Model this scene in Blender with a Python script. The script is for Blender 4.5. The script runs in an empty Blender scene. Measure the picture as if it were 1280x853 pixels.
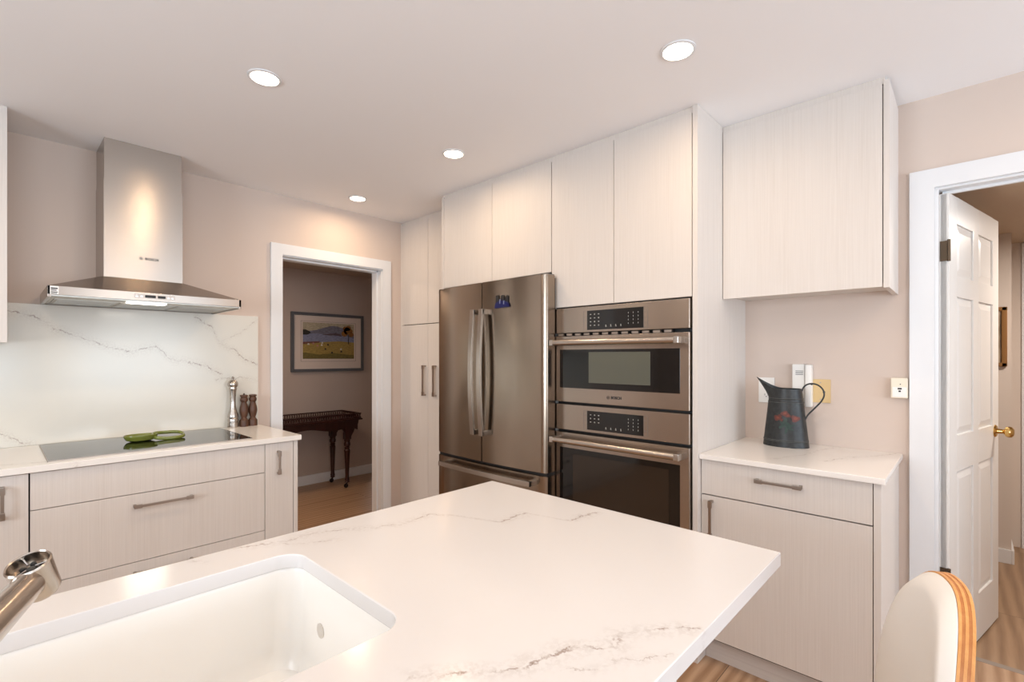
import bpy, bmesh, math, random
from mathutils import Vector, Matrix
random.seed(7)
R = math.radians
S = bpy.context.scene
COL = S.collection

# ---------------------------------------------------------------- camera, world, exposure
HC = 1.337                                   # eye height
THETA = 43.206                               # angle between the view axis and the hood wall's direction
cam = bpy.data.cameras.new('camera'); camo = bpy.data.objects.new('camera', cam); COL.objects.link(camo)
camo.location = (0, 0, HC); camo.rotation_euler = (R(90), 0, R(THETA - 90))
cam.sensor_width = 36; cam.lens = 609.1 / 1280 * 36; cam.shift_y = 20 / 1280; cam.clip_start = 0.05
S.camera = camo
S.view_settings.view_transform = 'Standard'; S.view_settings.look = 'None'
S.view_settings.gamma = 1; S.view_settings.use_curve_mapping = False
S.view_settings.exposure = 0.0
CEIL = 2.44
WA = 3.42                                    # hood wall  (y)
WB = 2.72                                    # appliance wall (x)
DOWN_POWER = 3.3
WINDOW_POWER = 66.0
world = bpy.data.worlds.new('sky'); S.world = world; world.use_nodes = True
world.node_tree.nodes['Background'].inputs[0].default_value = (0.86, 0.93, 1.0, 1)
world.node_tree.nodes['Background'].inputs[1].default_value = 2.2

def area(name, loc, rot, sx, sy, power, color, spread=180, shape='RECTANGLE'):
    l = bpy.data.lights.new(name, 'AREA'); l.shape = shape; l.size = sx
    if shape in ('RECTANGLE', 'ELLIPSE'): l.size_y = sy
    l.energy = power; l.color = color; l.spread = R(spread)
    o = bpy.data.objects.new(name, l); COL.objects.link(o); o.location = loc; o.rotation_euler = rot
    return o
# daylight coming in through the two windows behind the camera and the side wall's window
area('window_daylight', (-1.0, -2.97, 1.35), (R(150), 0, 0), 2.3, 1.7, WINDOW_POWER * 1.35, (0.70, 0.85, 1.0))
area('window_daylight', (1.6, -2.97, 1.35), (R(150), 0, 0), 1.7, 1.7, WINDOW_POWER * .95, (0.70, 0.85, 1.0))
area('window_daylight', (-2.57, 1.0, 1.45), (R(100), 0, R(-90)), 1.1, 1.2, WINDOW_POWER * .82, (0.78, 0.90, 1.0))
area('hall_fill', (1.0, 4.2, 2.2), (0, 0, 0), .25, .25, 14, (1.0, 0.76, 0.57))  # unseen fill light added to brighten the hall, no fixture there
area('passage_fill', (3.75, -.75, 2.1), (0, 0, 0), .3, .3, 24, (1.0, 0.90, 0.80))  # added fill without a fixture, brightens the passage walls

# ---------------------------------------------------------------- materials
def lin(c):
    return tuple(((x / 255 + .055) / 1.055) ** 2.4 if x > 10 else x / 255 / 12.92 for x in c) + (1,)
def mat(name, rgb, rough=.5, metal=0, spec=.5, emit=None, estr=0, coat=0, aniso=0):
    m = bpy.data.materials.new(name); m.use_nodes = True
    b = m.node_tree.nodes['Principled BSDF']
    c = lin(rgb); b.inputs['Base Color'].default_value = c
    b.inputs['Roughness'].default_value = rough; b.inputs['Metallic'].default_value = metal
    b.inputs['Specular IOR Level'].default_value = spec
    b.inputs['Coat Weight'].default_value = coat; b.inputs['Anisotropic'].default_value = aniso
    if emit: b.inputs['Emission Color'].default_value = emit + (1,); b.inputs['Emission Strength'].default_value = estr
    return m
class N:                                     # tiny node helper
    def __init__(s, m): s.m = m; s.t = m.node_tree; s.b = s.t.nodes['Principled BSDF']
    def add(s, kind, **kw):
        n = s.t.nodes.new('ShaderNode' + kind)
        for k, v in kw.items(): setattr(n, k, v)
        return n
    def link(s, a, b): s.t.links.new(a, b)
    def pos(s): return s.add('NewGeometry').outputs['Position']
    def scale(s, sock, v):
        n = s.add('VectorMath', operation='MULTIPLY'); s.link(sock, n.inputs[0]); n.inputs[1].default_value = v; return n.outputs[0]
    def noise(s, sock, scale, detail=3, rough=.5):
        n = s.add('TexNoise'); s.link(sock, n.inputs['Vector']); n.inputs['Scale'].default_value = scale
        n.inputs['Detail'].default_value = detail; n.inputs['Roughness'].default_value = rough; return n.outputs['Fac']
    def ramp(s, sock, stops):
        n = s.add('ValToRGB'); s.link(sock, n.inputs[0]); e = n.color_ramp.elements
        while len(e) < len(stops): e.new(.5)
        for i, (p, c) in enumerate(stops): e[i].position = p; e[i].color = c if len(c) == 4 else lin(c)
        return n.outputs[0]
    def math(s, op, a, b=None, clamp=False):
        n = s.add('Math', operation=op); n.use_clamp = clamp
        for i, v in enumerate((a, b)):
            if v is None: continue
            if isinstance(v, (int, float)): n.inputs[i].default_value = v
            else: s.link(v, n.inputs[i])
        return n.outputs[0]
    def mix(s, f, a, b):
        n = s.add('Mix', data_type='RGBA')
        for k, v in ((0, f), (6, a), (7, b)):
            if isinstance(v, (int, float)): n.inputs[k].default_value = v
            elif isinstance(v, tuple): n.inputs[k].default_value = v
            else: s.link(v, n.inputs[k])
        return n.outputs[2]
    def bump(s, h, strength=.2, dist=.002):
        n = s.add('Bump'); n.inputs['Strength'].default_value = strength; n.inputs['Distance'].default_value = dist
        s.link(h, n.inputs['Height']); s.link(n.outputs[0], s.b.inputs['Normal'])
    def color(s, sock): s.link(sock, s.b.inputs['Base Color'])
    def mapr(s, sock, a, b, c=0, d=1, kind='SMOOTHSTEP'):
        n = s.add('MapRange', interpolation_type=kind); s.link(sock, n.inputs[0])
        for i, v in enumerate((a, b, c, d)): n.inputs[i + 1].default_value = v
        return n.outputs[0]

def grain(name, c0, c1, vec=(150, 150, 2.2), rough=.5):
    m = mat(name, c0, rough); n = N(m); p = n.scale(n.pos(), vec)
    a = n.noise(p, 1.0, 4, .65); col = n.ramp(a, [(.30, c0), (.72, c1)])
    p2 = n.scale(n.pos(), (vec[0] / 16, vec[1] / 16, vec[2] / 4)); b = n.noise(p2, 1.0, 2)
    lo = tuple(x * .965 for x in lin(c1)[:3]) + (1,)
    n.color(n.mix(n.math('MULTIPLY', n.mapr(b, .35, .7), .45), col, lo)); n.bump(a, .12, .0006)
    return m
CAB = grain('textured_pale_laminate', (211, 202, 194), (221, 213, 206), (230, 230, 3))
CABH = grain('textured_pale_laminate_sideways', (204, 195, 189), (219, 212, 206), (3, 3, 190))
CARC = mat('cabinet_core_dark', (70, 62, 56), .8)

def painted(name, rgb, rough=.6, b=.06):
    m = mat(name, rgb, rough, spec=.3); n = N(m); v = n.noise(n.pos(), 260, 2)
    c = lin(rgb); d = tuple(x * .97 for x in c[:3]) + (1,)
    n.color(n.mix(n.noise(n.pos(), 1.3, 2), c, d)); n.bump(v, b, .0006); return m
WALL = painted('greige_wall_paint', (214, 197, 185))
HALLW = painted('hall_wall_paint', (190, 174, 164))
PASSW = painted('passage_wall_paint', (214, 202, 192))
CEILM = painted('ceiling_paint', (246, 244, 244), .8)
TRIM = mat('white_gloss_trim', (228, 228, 229), .32)
DOORM = mat('white_door_paint', (228, 225, 221), .30)

def quartz(name, u, v, veins, base=(240, 235, 229)):
    """engineered quartz; every vein follows its own path (u,v in metres on the slab), broken up by noise"""
    m = mat(name, base, .17, spec=.45); n = N(m); pos = n.pos()
    sep = n.add('SeparateXYZ'); n.link(pos, sep.inputs[0]); U = sep.outputs[u]; V = sep.outputs[v]
    wob = n.math('MULTIPLY', n.math('SUBTRACT', n.noise(pos, 22, 5, .65), .5), .05)
    wob2 = n.math('MULTIPLY', n.math('SUBTRACT', n.noise(pos, 70, 4, .7), .5), .03)
    brk = n.mapr(n.noise(pos, 26, 4, .6), .44, .60); fine = n.mapr(n.noise(pos, 120, 3, .6), .38, .62)
    Vw = n.math('ADD', V, n.math('ADD', wob, wob2))
    tot = None
    for pts, w, s in veins:
        us = [p[0] for p in pts]; vs = [p[1] for p in pts]; u0, u1, v0, v1 = min(us), max(us), min(vs) - .01, max(vs) + .01
        t = n.mapr(U, u0, u1, 0, 1, 'LINEAR'); fc = n.add('FloatCurve'); n.link(t, fc.inputs['Value'])
        cu = fc.mapping.curves[0]; pl = sorted(((a - u0) / (u1 - u0), (b - v0) / (v1 - v0)) for a, b in pts)
        while len(cu.points) < len(pl): cu.points.new(.5, .5)
        for q, (a, b) in zip(cu.points, pl): q.location = (a, b); q.handle_type = 'VECTOR'
        fc.mapping.update()
        c = n.mapr(fc.outputs[0], 0, 1, v0, v1, 'LINEAR')
        d = n.math('ABSOLUTE', n.math('SUBTRACT', Vw, c))
        core = n.mapr(d, 0, w, 1, 0); halo = n.mapr(d, 0, w * 9, 1, 0)
        inr = n.math('MULTIPLY', n.mapr(U, u0 - .015, u0 + .01), n.mapr(U, u1 - .01, u1 + .015, 1, 0))
        a = n.math('ADD', n.math('MULTIPLY', core, n.math('ADD', n.math('MULTIPLY', brk, .8), .12)), n.math('MULTIPLY', n.math('MULTIPLY', halo, fine), .22))
        a = n.math('MULTIPLY', n.math('MULTIPLY', a, inr), s)
        tot = a if tot is None else n.math('MAXIMUM', tot, a)
    cl = n.mix(n.noise(pos, 3, 3), lin(base), tuple(x * .985 for x in lin(base)[:3]) + (1,))
    n.color(n.mix(n.math('MINIMUM', tot, 1.0), cl, lin((150, 132, 122))) if tot is not None else cl)
    return m
Q_ISLAND = quartz('quartz_island', 0, 1, [
    ([(.361, 1.187), (.423, 1.155), (.545, 1.142), (.703, 1.048), (.804, 1.059), (.843, .999), (.888, .877), (.989, .882), (1.015, .76), (1.128, .734)], .004, .75),
    ([(.423, 1.155), (.482, 1.099), (.554, 1.071)], .004, .5),
    ([(.378, .535), (.441, .487), (.485, .447), (.542, .431), (.593, .409), (.62, .38), (.661, .386), (.711, .348), (.752, .308)], .0045, .9),
    ([(.528, .406), (.554, .372), (.603, .352), (.659, .306)], .003, .55),
    ([(.270, 1.198), (.287, 1.167), (.300, 1.145)], .004, .6)], (219, 215, 213))
Q_SPLASH = quartz('quartz_backsplash', 0, 2, [
    ([(-.1, 1.59), (.096, 1.555), (.175, 1.52), (.219, 1.478), (.324, 1.436), (.432, 1.387), (.529, 1.366), (.639, 1.399), (.708, 1.325), (.808, 1.306), (.871, 1.291), (.975, 1.23)], .0055, .85),
    ([(.833, 1.576), (.922, 1.517), (.962, 1.424), (1.048, 1.38), (1.104, 1.324), (1.186, 1.287)], .0055, .8),
    ([(.962, 1.424), (1.08, 1.493), (1.186, 1.581)], .0035, .45),
    ([(-.1, 1.0), (.022, .973), (.038, .956), (.104, .905), (.146, .897)], .005, .8),
    ([(.944, 1.196), (1.08, 1.207), (1.186, 1.182)], .004, .55)], (222, 218, 208))
Q_COUNTER = quartz('quartz_counter', 0, 1, [([(-.2, 2.9), (.05, 2.86), (.2, 2.80), (.26, 2.73)], .006, .5)], (238, 232, 225))
Q_RIGHT = quartz('quartz_side_counter', 0, 1, [([(2.305, .43), (2.466, .374), (2.599, .28), (2.747, .225)], .006, .6),
    ([(2.2, .60), (2.4, .52), (2.6, .49), (2.72, .44)], .005, .4)], (238, 232, 226))

def steel(name, rgb, rough, vec, aniso=.85):
    m = mat(name, rgb, rough, 1.0, aniso=aniso); n = N(m); a = n.noise(n.scale(n.pos(), vec), 1, 3, .6)
    c = lin(rgb); n.color(n.mix(a, tuple(x * .96 for x in c[:3]) + (1,), tuple(min(1, x * 1.04) for x in c[:3]) + (1,)))
    v = n.add('CombineXYZ'); v.inputs[2].default_value = 1; n.link(v.outputs[0], n.b.inputs['Tangent']); return m
STEEL_H = steel('brushed_steel_sideways', (174, 163, 153), .27, (3, 3, 500), .8)
STEEL_V = steel('brushed_steel_doors', (158, 144, 130), .21, (3, 3, 500), .75)
SATIN = mat('satin_handle_steel', (190, 182, 174), .27, 1)
STEEL_P = mat('polished_steel', (205, 200, 195), .12, 1)
NICKEL = mat('brushed_nickel', (172, 160, 150), .34, 1)
BRONZE = mat('aged_bronze', (96, 82, 68), .45, 1)
BRASS = mat('polished_brass', (222, 186, 118), .14, 1)
BLACKG = mat('black_glass', (10, 9, 9), .06, spec=.6)
COOKG = mat('cooktop_glass', (16, 16, 17), .05, spec=.9)
BLACKP = mat('black_plastic', (22, 21, 21), .45)
GREYP = mat('grey_plastic', (110, 108, 106), .5)
WHITEP = mat('white_plastic', (238, 235, 230), .35)
CREAMP = mat('cream_plastic', (236, 226, 206), .4)
BEIGEP = mat('beige_plate', (214, 184, 132), .45)
SINKM = mat('white_composite', (240, 236, 230), .22)
MARK = mat('pale_marking', (176, 172, 166), .6)
INK = mat('dark_ink', (40, 38, 38), .5)
MESHW = mat('oven_inner_window', (92, 92, 80), .12, spec=.6)
DARKW = mat('oven_dark_window', (40, 30, 22), .10, spec=.6)
WOODD = grain('dark_mill_wood', (66, 40, 27), (96, 62, 42), (60, 60, 12), .45)
MAHOG = grain('mahogany', (38, 14, 10), (60, 25, 17), (30, 30, 8), .28)
GREENP = mat('green_glazed_ceramic', (116, 122, 50), .18, coat=.5)
PLYA = grain('light_ply_layer', (206, 140, 76), (226, 166, 100), (90, 90, 6), .4)
PLYB = grain('dark_ply_layer', (176, 108, 54), (198, 130, 72), (90, 90, 6), .4)
LEATHER = mat('cream_leather', (240, 235, 229), .35)
LENS = mat('lit_lamp_lens', (255, 255, 255), .5, emit=(1.0, .86, .68), estr=14)
LENSH = mat('lit_hood_lens', (255, 255, 255), .5, emit=(1.0, .95, .85), estr=7)

def planks(name, cols, w, l, ang, rough=.4, gap=(96, 78, 62)):
    m = mat(name, cols[0], rough); n = N(m)
    mp = n.add('Mapping'); mp.inputs['Rotation'].default_value = (0, 0, ang); n.link(n.pos(), mp.inputs[0]); P = mp.outputs[0]
    br = n.add('TexBrick'); n.link(P, br.inputs['Vector']); br.inputs['Scale'].default_value = 1
    br.inputs['Brick Width'].default_value = l; br.inputs['Row Height'].default_value = w; br.inputs['Mortar Size'].default_value = .0016
    br.offset = .37; br.inputs['Color1'].default_value = (.2, .2, .2, 1); br.inputs['Color2'].default_value = (.8, .8, .8, 1); br.inputs['Mortar'].default_value = (.5, .5, .5, 1)
    off = n.add('VectorMath', operation='ADD'); n.link(P, off.inputs[0]); n.link(n.scale(br.outputs[0], (3, 3, 3)), off.inputs[1])
    wv = n.add('TexWave', wave_type='RINGS'); n.link(n.scale(off.outputs[0], (.45, 3.2, 1)), wv.inputs[0])
    wv.inputs['Scale'].default_value = 2.0; wv.inputs['Distortion'].default_value = 5.5; wv.inputs['Detail'].default_value = 2; wv.inputs['Detail Scale'].default_value = .8
    g = n.math('ADD', n.math('MULTIPLY', wv.outputs['Fac'], .55), n.math('MULTIPLY', n.noise(n.scale(off.outputs[0], (6, 90, 1)), 1, 4), .6))
    c = n.ramp(g, [(.2, cols[0]), (.85, cols[1])])
    c = n.mix(n.math('MULTIPLY', br.outputs[0], .30), c, lin(cols[2]))
    n.color(n.mix(br.outputs['Fac'], c, lin(gap))); return m
OAK = planks('oak_plank_floor', [(150, 114, 84), (190, 156, 126), (158, 126, 98)], .19, 1.5, 0)
VINYL = planks('tan_vinyl_floor', [(134, 104, 78), (170, 138, 108), (140, 110, 84)], .30, 1.2, 0)

# ---------------------------------------------------------------- mesh helpers
class M:
    """collects shapes into ONE mesh"""
    def __init__(s): s.bm = bmesh.new()
    def put(s, tmp, mi=0, mx=None):
        if mx is not None: tmp.transform(mx)
        for f in tmp.faces: f.material_index = mi
        me = bpy.data.meshes.new('t'); tmp.to_mesh(me); tmp.free(); s.bm.from_mesh(me); bpy.data.meshes.remove(me); return s
    def box(s, lo, hi, bev=0, mi=0, seg=2, mx=None):
        lo, hi = [min(a, b) for a, b in zip(lo, hi)], [max(a, b) for a, b in zip(lo, hi)]
        t = bmesh.new(); bmesh.ops.create_cube(t, size=1)
        for v in t.verts: v.co = Vector([(lo[i] + hi[i]) / 2 + v.co[i] * (hi[i] - lo[i]) for i in range(3)])
        if bev: bmesh.ops.bevel(t, geom=t.edges[:], offset=min(bev, .49 * min(hi[i] - lo[i] for i in range(3))), segments=seg, affect='EDGES', profile=.6)
        return s.put(t, mi, mx)
    def prism(s, pts, axis, a, b, mi=0, mx=None, bev=0):
        """polygon pts in the two other axes, extruded along axis from a to b"""
        t = bmesh.new(); o = [i for i in range(3) if i != axis]
        def mk(p, h):
            c = [0, 0, 0]; c[o[0]], c[o[1]], c[axis] = p[0], p[1], h; return t.verts.new(c)
        A = [mk(p, a) for p in pts]; B = [mk(p, b) for p in pts]; n = len(pts)
        t.faces.new(A); t.faces.new(B[::-1])
        for i in range(n): t.faces.new((A[i], B[i], B[(i + 1) % n], A[(i + 1) % n]))
        bmesh.ops.recalc_face_normals(t, faces=t.faces[:])
        if bev:
            bmesh.ops.bevel(t, geom=[e for e in t.edges if e.calc_face_angle(0) > .6], offset=bev, segments=2, affect='EDGES')
        return s.put(t, mi, mx)
    def lathe(s, prof, c, n=32, mi=0, axis=2, mx=None, sx=1, sy=1):
        """prof: list of (radius, height); closed by poles when the radius is 0"""
        t = bmesh.new(); rings = []
        for r, h in prof:
            rings.append([t.verts.new((r * math.cos(2 * math.pi * i / n) * sx, r * math.sin(2 * math.pi * i / n) * sy, h)) for i in range(n)] if r > 1e-6 else [t.verts.new((0, 0, h))])
        for A, B in zip(rings, rings[1:]):
            for i in range(n):
                j = (i + 1) % n
                if len(A) == 1 and len(B) == 1: break
                if len(A) == 1: t.faces.new((A[0], B[j], B[i]))
                elif len(B) == 1: t.faces.new((A[i], A[j], B[0]))
                else: t.faces.new((A[i], A[j], B[j], B[i]))
        for r in (rings[0], rings[-1]):
            if len(r) > 1: t.faces.new(r)
        bmesh.ops.recalc_face_normals(t, faces=t.faces[:])
        rot = Matrix.Identity(4)
        if axis == 0: rot = Matrix.Rotation(R(90), 4, 'Y')
        if axis == 1: rot = Matrix.Rotation(R(-90), 4, 'X')
        m = Matrix.Translation(c) @ rot
        return s.put(t, mi, (mx @ m) if mx is not None else m)
    def tube(s, pts, r, n=12, mi=0, closed=False, rs=None, flat=1, mx=None):
        """round bar along pts; rs: radius at each point; flat squashes it along its second normal"""
        t = bmesh.new(); P = [Vector(p) for p in pts]; k = len(P); rings = []; up = None
        for i, p in enumerate(P):
            if closed: d = P[(i + 1) % k] - P[i - 1]
            else: d = P[min(i + 1, k - 1)] - P[max(i - 1, 0)]
            d.normalize()
            if up is None: up = Vector((0, 0, 1)) if abs(d.z) < .9 else Vector((1, 0, 0))
            a = d.cross(up).normalized(); b = a.cross(d).normalized(); up = b
            q = rs[i] if rs else r
            rings.append([t.verts.new(p + a * q * math.cos(2 * math.pi * j / n) + b * q * flat * math.sin(2 * math.pi * j / n)) for j in range(n)])
        for i in range(k if closed else k - 1):
            A, B = rings[i], rings[(i + 1) % k]
            for j in range(n): t.faces.new((A[j], A[(j + 1) % n], B[(j + 1) % n], B[j]))
        if not closed: t.faces.new(rings[0]); t.faces.new(rings[-1])
        bmesh.ops.recalc_face_normals(t, faces=t.faces[:])
        return s.put(t, mi, mx)
    def text(s, body, size, loc, rot, depth=.0006, mi=0, bold=0):
        cu = bpy.data.curves.new('t', 'FONT'); cu.body = body; cu.size = size; cu.extrude = depth; cu.align_x = 'CENTER'; cu.align_y = 'CENTER'; cu.offset = bold
        o = bpy.data.objects.new('t', cu); COL.objects.link(o); dg = bpy.context.evaluated_depsgraph_get(); dg.update()
        me = bpy.data.meshes.new_from_object(o.evaluated_get(dg)); bpy.data.objects.remove(o); bpy.data.curves.remove(cu)
        t = bmesh.new(); t.from_mesh(me); bpy.data.meshes.remove(me)
        return s.put(t, mi, Matrix.Translation(loc) @ rot)

def tag(o, label=None, cat=None, group=None, kind=None):
    if label: o['label'] = label
    if cat: o['category'] = cat
    if group: o['group'] = group
    if kind: o['kind'] = kind
    return o
def link(name, m, mats, root=None, label=None, origin=None, crease=32):
    """ONE mesh object; shapes are given in world coordinates"""
    if not isinstance(mats, (list, tuple)): mats = [mats]
    me = bpy.data.meshes.new(name)
    o = bpy.data.objects.new(name, me); COL.objects.link(o)
    wl = Vector(root['_w']) if root is not None else Vector(origin if origin else (0, 0, 0))
    m.bm.transform(Matrix.Translation(-wl)); m.bm.to_mesh(me); m.bm.free()
    if root is not None: o.parent = root
    else: o.location = wl
    o['_w'] = tuple(wl)
    for x in mats: me.materials.append(x)
    me.shade_smooth(); me.set_sharp_from_angle(angle=R(crease))
    wn = o.modifiers.new('weighted_normals', 'WEIGHTED_NORMAL'); wn.keep_sharp = True; wn.weight = 80
    if label: o['label'] = label
    return o
def thing(name, loc, label, cat, group=None):
    o = bpy.data.objects.new(name, None); COL.objects.link(o); o.location = loc; o['_w'] = tuple(loc); o.empty_display_size = .05
    return tag(o, label, cat, group)
def struct(name, m, mats): return tag(link(name, m, mats), kind='structure')

RX = Matrix.Rotation(R(90), 4, 'X')                                  # text on a wall facing -Y
RB = Matrix.Rotation(R(-90), 4, 'Z') @ RX                            # text on a wall facing -X

# ---------------------------------------------------------------- the room
KX0, KY0 = -2.6, -3.0
struct('floor', M().box((KX0, KY0, -.1), (2.965, WA + .12, 0)).box((-.3, WA + .12, -.1), (6.2, 7.3, 0)), OAK)
struct('floor_passage', M().box((3.0, -2.2, -.1), (6.2, 1.2, 0)), VINYL)
struct('trim_9', M().box((2.965, -2.2, -.1), (3.0, 1.2, .001)), mat('grey_threshold', (150, 136, 124), .5))
struct('ceiling', M().box((KX0 - .1, KY0 - .1, CEIL), (WB + .12, WA + .12, CEIL + .1)), CEILM)
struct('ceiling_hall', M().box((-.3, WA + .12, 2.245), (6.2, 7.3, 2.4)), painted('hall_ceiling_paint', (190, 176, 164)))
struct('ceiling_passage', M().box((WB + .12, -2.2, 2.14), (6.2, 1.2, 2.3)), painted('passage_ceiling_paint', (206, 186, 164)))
# hood wall with its doorway
struct('wall_left', M().box((KX0 - .1, WA, 0), (1.33, WA + .12, CEIL)).box((2.141, WA, 0), (WB, WA + .12, CEIL)).box((1.33, WA, 2.06), (2.141, WA + .12, CEIL)), WALL)
# appliance wall with the passage doorway (y .095 down to -.69)
struct('wall_right', M().box((WB, .12, 0), (WB + .11, WA + .12, CEIL)).box((WB, KY0, 0), (WB + .11, -.70, CEIL)).box((WB, -.70, 2.065), (WB + .11, .12, CEIL)), WALL)
bw = M()
for lo, hi in (((KX0 - .1, 0), (-2.15, CEIL)), ((-2.15, 0), (.15, .5)), ((-2.15, 2.2), (.15, CEIL)), ((.15, 0), (.75, CEIL)), ((.75, 0), (2.45, .5)), ((.75, 2.2), (2.45, CEIL)), ((2.45, 0), (WB, CEIL))):
    bw.box((lo[0], KY0 - .1, lo[1]), (hi[0], KY0, hi[1]))
struct('wall_back', bw, WALL)
bw = M()
for lo, hi in (((KY0, 0), (.45, CEIL)), ((.45, 0), (1.55, .85)), ((.45, 2.05), (1.55, CEIL)), ((1.55, 0), (WA, CEIL))):
    bw.box((KX0 - .1, lo[0], lo[1]), (KX0, hi[0], hi[1]))
struct('wall_side', bw, WALL)
def window(name, x0, x1, z0, z1, at, axis, bars):
    m = M()
    def b(u0, u1, a, c):
        if axis == 1: m.box((u0, at - .07, a), (u1, at - .03, c), .003)
        else: m.box((at - .07, u0, a), (at - .03, u1, c), .003)
    b(x0, x0 + .06, z0, z1); b(x1 - .06, x1, z0, z1); b(x0, x1, z0, z0 + .06); b(x0, x1, z1 - .06, z1)
    for k in range(1, bars): c = x0 + (x1 - x0) * k / bars; b(c - .03, c + .03, z0, z1)
    struct(name, m, TRIM)
window('window_1', -2.15, .15, .5, 2.2, KY0, 1, 3)
window('window_2', .75, 2.45, .5, 2.2, KY0, 1, 2)
window('window_3', .45, 1.55, .85, 2.05, KX0, 0, 2)
# hall behind the hood wall
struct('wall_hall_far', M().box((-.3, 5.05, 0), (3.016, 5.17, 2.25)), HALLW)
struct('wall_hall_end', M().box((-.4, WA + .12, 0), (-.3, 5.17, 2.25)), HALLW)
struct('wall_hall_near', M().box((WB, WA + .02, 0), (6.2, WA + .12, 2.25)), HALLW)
struct('baseboard_hall', M().box((-.3, 5.034, 0), (3.03, 5.05, .10), .004).box((3.016, 5.034, 0), (3.03, 5.17, .10), .004), TRIM)
fr = M()
for lo, hi in (((2.6, 0), (3.2, 2.25)), ((3.2, 0), (4.9, .62)), ((3.2, 2.15), (4.9, 2.25)), ((4.9, 0), (6.2, 2.25))): fr.box((lo[0], 7.0, lo[1]), (hi[0], 7.12, hi[1]))
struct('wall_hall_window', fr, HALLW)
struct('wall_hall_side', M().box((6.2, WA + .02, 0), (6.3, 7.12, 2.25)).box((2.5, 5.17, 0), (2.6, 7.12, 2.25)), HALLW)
struct('window_4', M().box((3.2, 7.03, .62), (4.9, 7.09, .70)).box((3.2, 7.03, 2.07), (4.9, 7.09, 2.15)).box((3.2, 7.03, .62), (3.28, 7.09, 2.15)).box((4.82, 7.03, .62), (4.9, 7.09, 2.15)).box((4.0, 7.03, .62), (4.05, 7.09, 2.15)), TRIM)
# passage behind the appliance wall
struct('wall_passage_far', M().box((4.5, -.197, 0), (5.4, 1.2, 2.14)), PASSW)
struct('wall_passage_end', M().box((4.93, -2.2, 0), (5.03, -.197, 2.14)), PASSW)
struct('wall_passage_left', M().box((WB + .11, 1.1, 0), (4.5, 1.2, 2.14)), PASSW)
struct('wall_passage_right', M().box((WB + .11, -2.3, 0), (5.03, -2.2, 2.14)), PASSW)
struct('baseboard_passage', M().box((4.487, -.197, 0), (4.5, 1.1, .09), .003).box((4.487, -.21, 0), (4.93, -.197, .09), .003), TRIM)
struct('trim_4', M().box((4.915, -.35, 0), (4.93, -.265, 2.13), .003), TRIM)
# casings (flat white boards with square corners) and jambs
def casing_A():
    m = M(); y0, y1 = WA - .016, WA
    m.prism([(1.272, 0), (1.272, 2.108), (2.199, 2.108), (2.199, 0), (2.123, 0), (2.123, 2.034), (1.348, 2.034), (1.348, 0)], 1, y0, y1, bev=.0015)
    return m
struct('trim_1', casing_A(), TRIM)
struct('door_1', M().box((1.33, WA, 0), (1.353, WA + .12, 2.04), .002).box((2.118, WA, 0), (2.141, WA + .12, 2.04), .002).box((1.33, WA, 2.028), (2.141, WA + .12, 2.06), .002)
       .box((1.353, WA + .05, 0), (1.365, WA + .12, 2.028), .002).box((2.106, WA + .05, 0), (2.118, WA + .12, 2.028), .002).box((1.353, WA + .05, 2.016), (2.118, WA + .12, 2.028), .002), TRIM)
struct('trim_2', M().prism([(.190, 0), (.190, 2.130), (-.77, 2.130), (-.77, 0), (-.688, 0), (-.688, 2.05), (.108, 2.05), (.108, 0)], 0, WB - .016, WB, bev=.0015), TRIM)
struct('door_2', M().box((WB, .095, 0), (WB + .11, .12, 2.045), .002).box((WB, -.70, 0), (WB + .11, -.675, 2.045), .002).box((WB, -.70, 2.040), (WB + .11, .12, 2.065), .002)
       .box((WB + .045, -.66, 2.028), (WB + .062, .085, 2.040), .001).box((WB + .03, -.675, 0), (WB + .05, -.66, 2.04), .001), TRIM)

# ---------------------------------------------------------------- cabinets
def bar_handle(root, c, length, along, out, name='handle', w=.011, off=.030, foot=.030):
    """slim bar pull: thin bar between two thicker end blocks that reach back to the front"""
    m = M(); A = Vector(along); O = Vector(out); T = A.cross(O); c = Vector(c)
    fr_ = Matrix(((A.x, T.x, O.x, c.x), (A.y, T.y, O.y, c.y), (A.z, T.z, O.z, c.z), (0, 0, 0, 1)))
    h = length / 2
    m.box((-h, -w / 2, off - .007), (h, w / 2, off), .0012, mx=fr_)
    for s in (-1, 1):
        m.box((s * h, -w * .75, off - .009), (s * (h - foot), w * .75, off + .001), .0015, mx=fr_)
        m.box((s * h, -w * .6, 0), (s * (h - .011), w * .6, off - .002), .0012, mx=fr_)
    m.bm.normal_update(); bmesh.ops.recalc_face_normals(m.bm, faces=m.bm.faces[:])
    return link(name, m, NICKEL, root)
G = .0015                                                            # half of the gap between fronts
def front_A(root, name, x0, x1, z0, z1, y=2.775, t=.019, mt=None):
    return link(name, M().box((x0 + G, y, z0 + G), (x1 - G, y + t, z1 - G), .0012), mt or CAB, root)
def front_B(root, name, y0, y1, z0, z1, x, t=.019, mt=None):
    return link(name, M().box((x, y0 + G, z0 + G), (x + t, y1 - G, z1 - G), .0012), mt or CAB, root)

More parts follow.
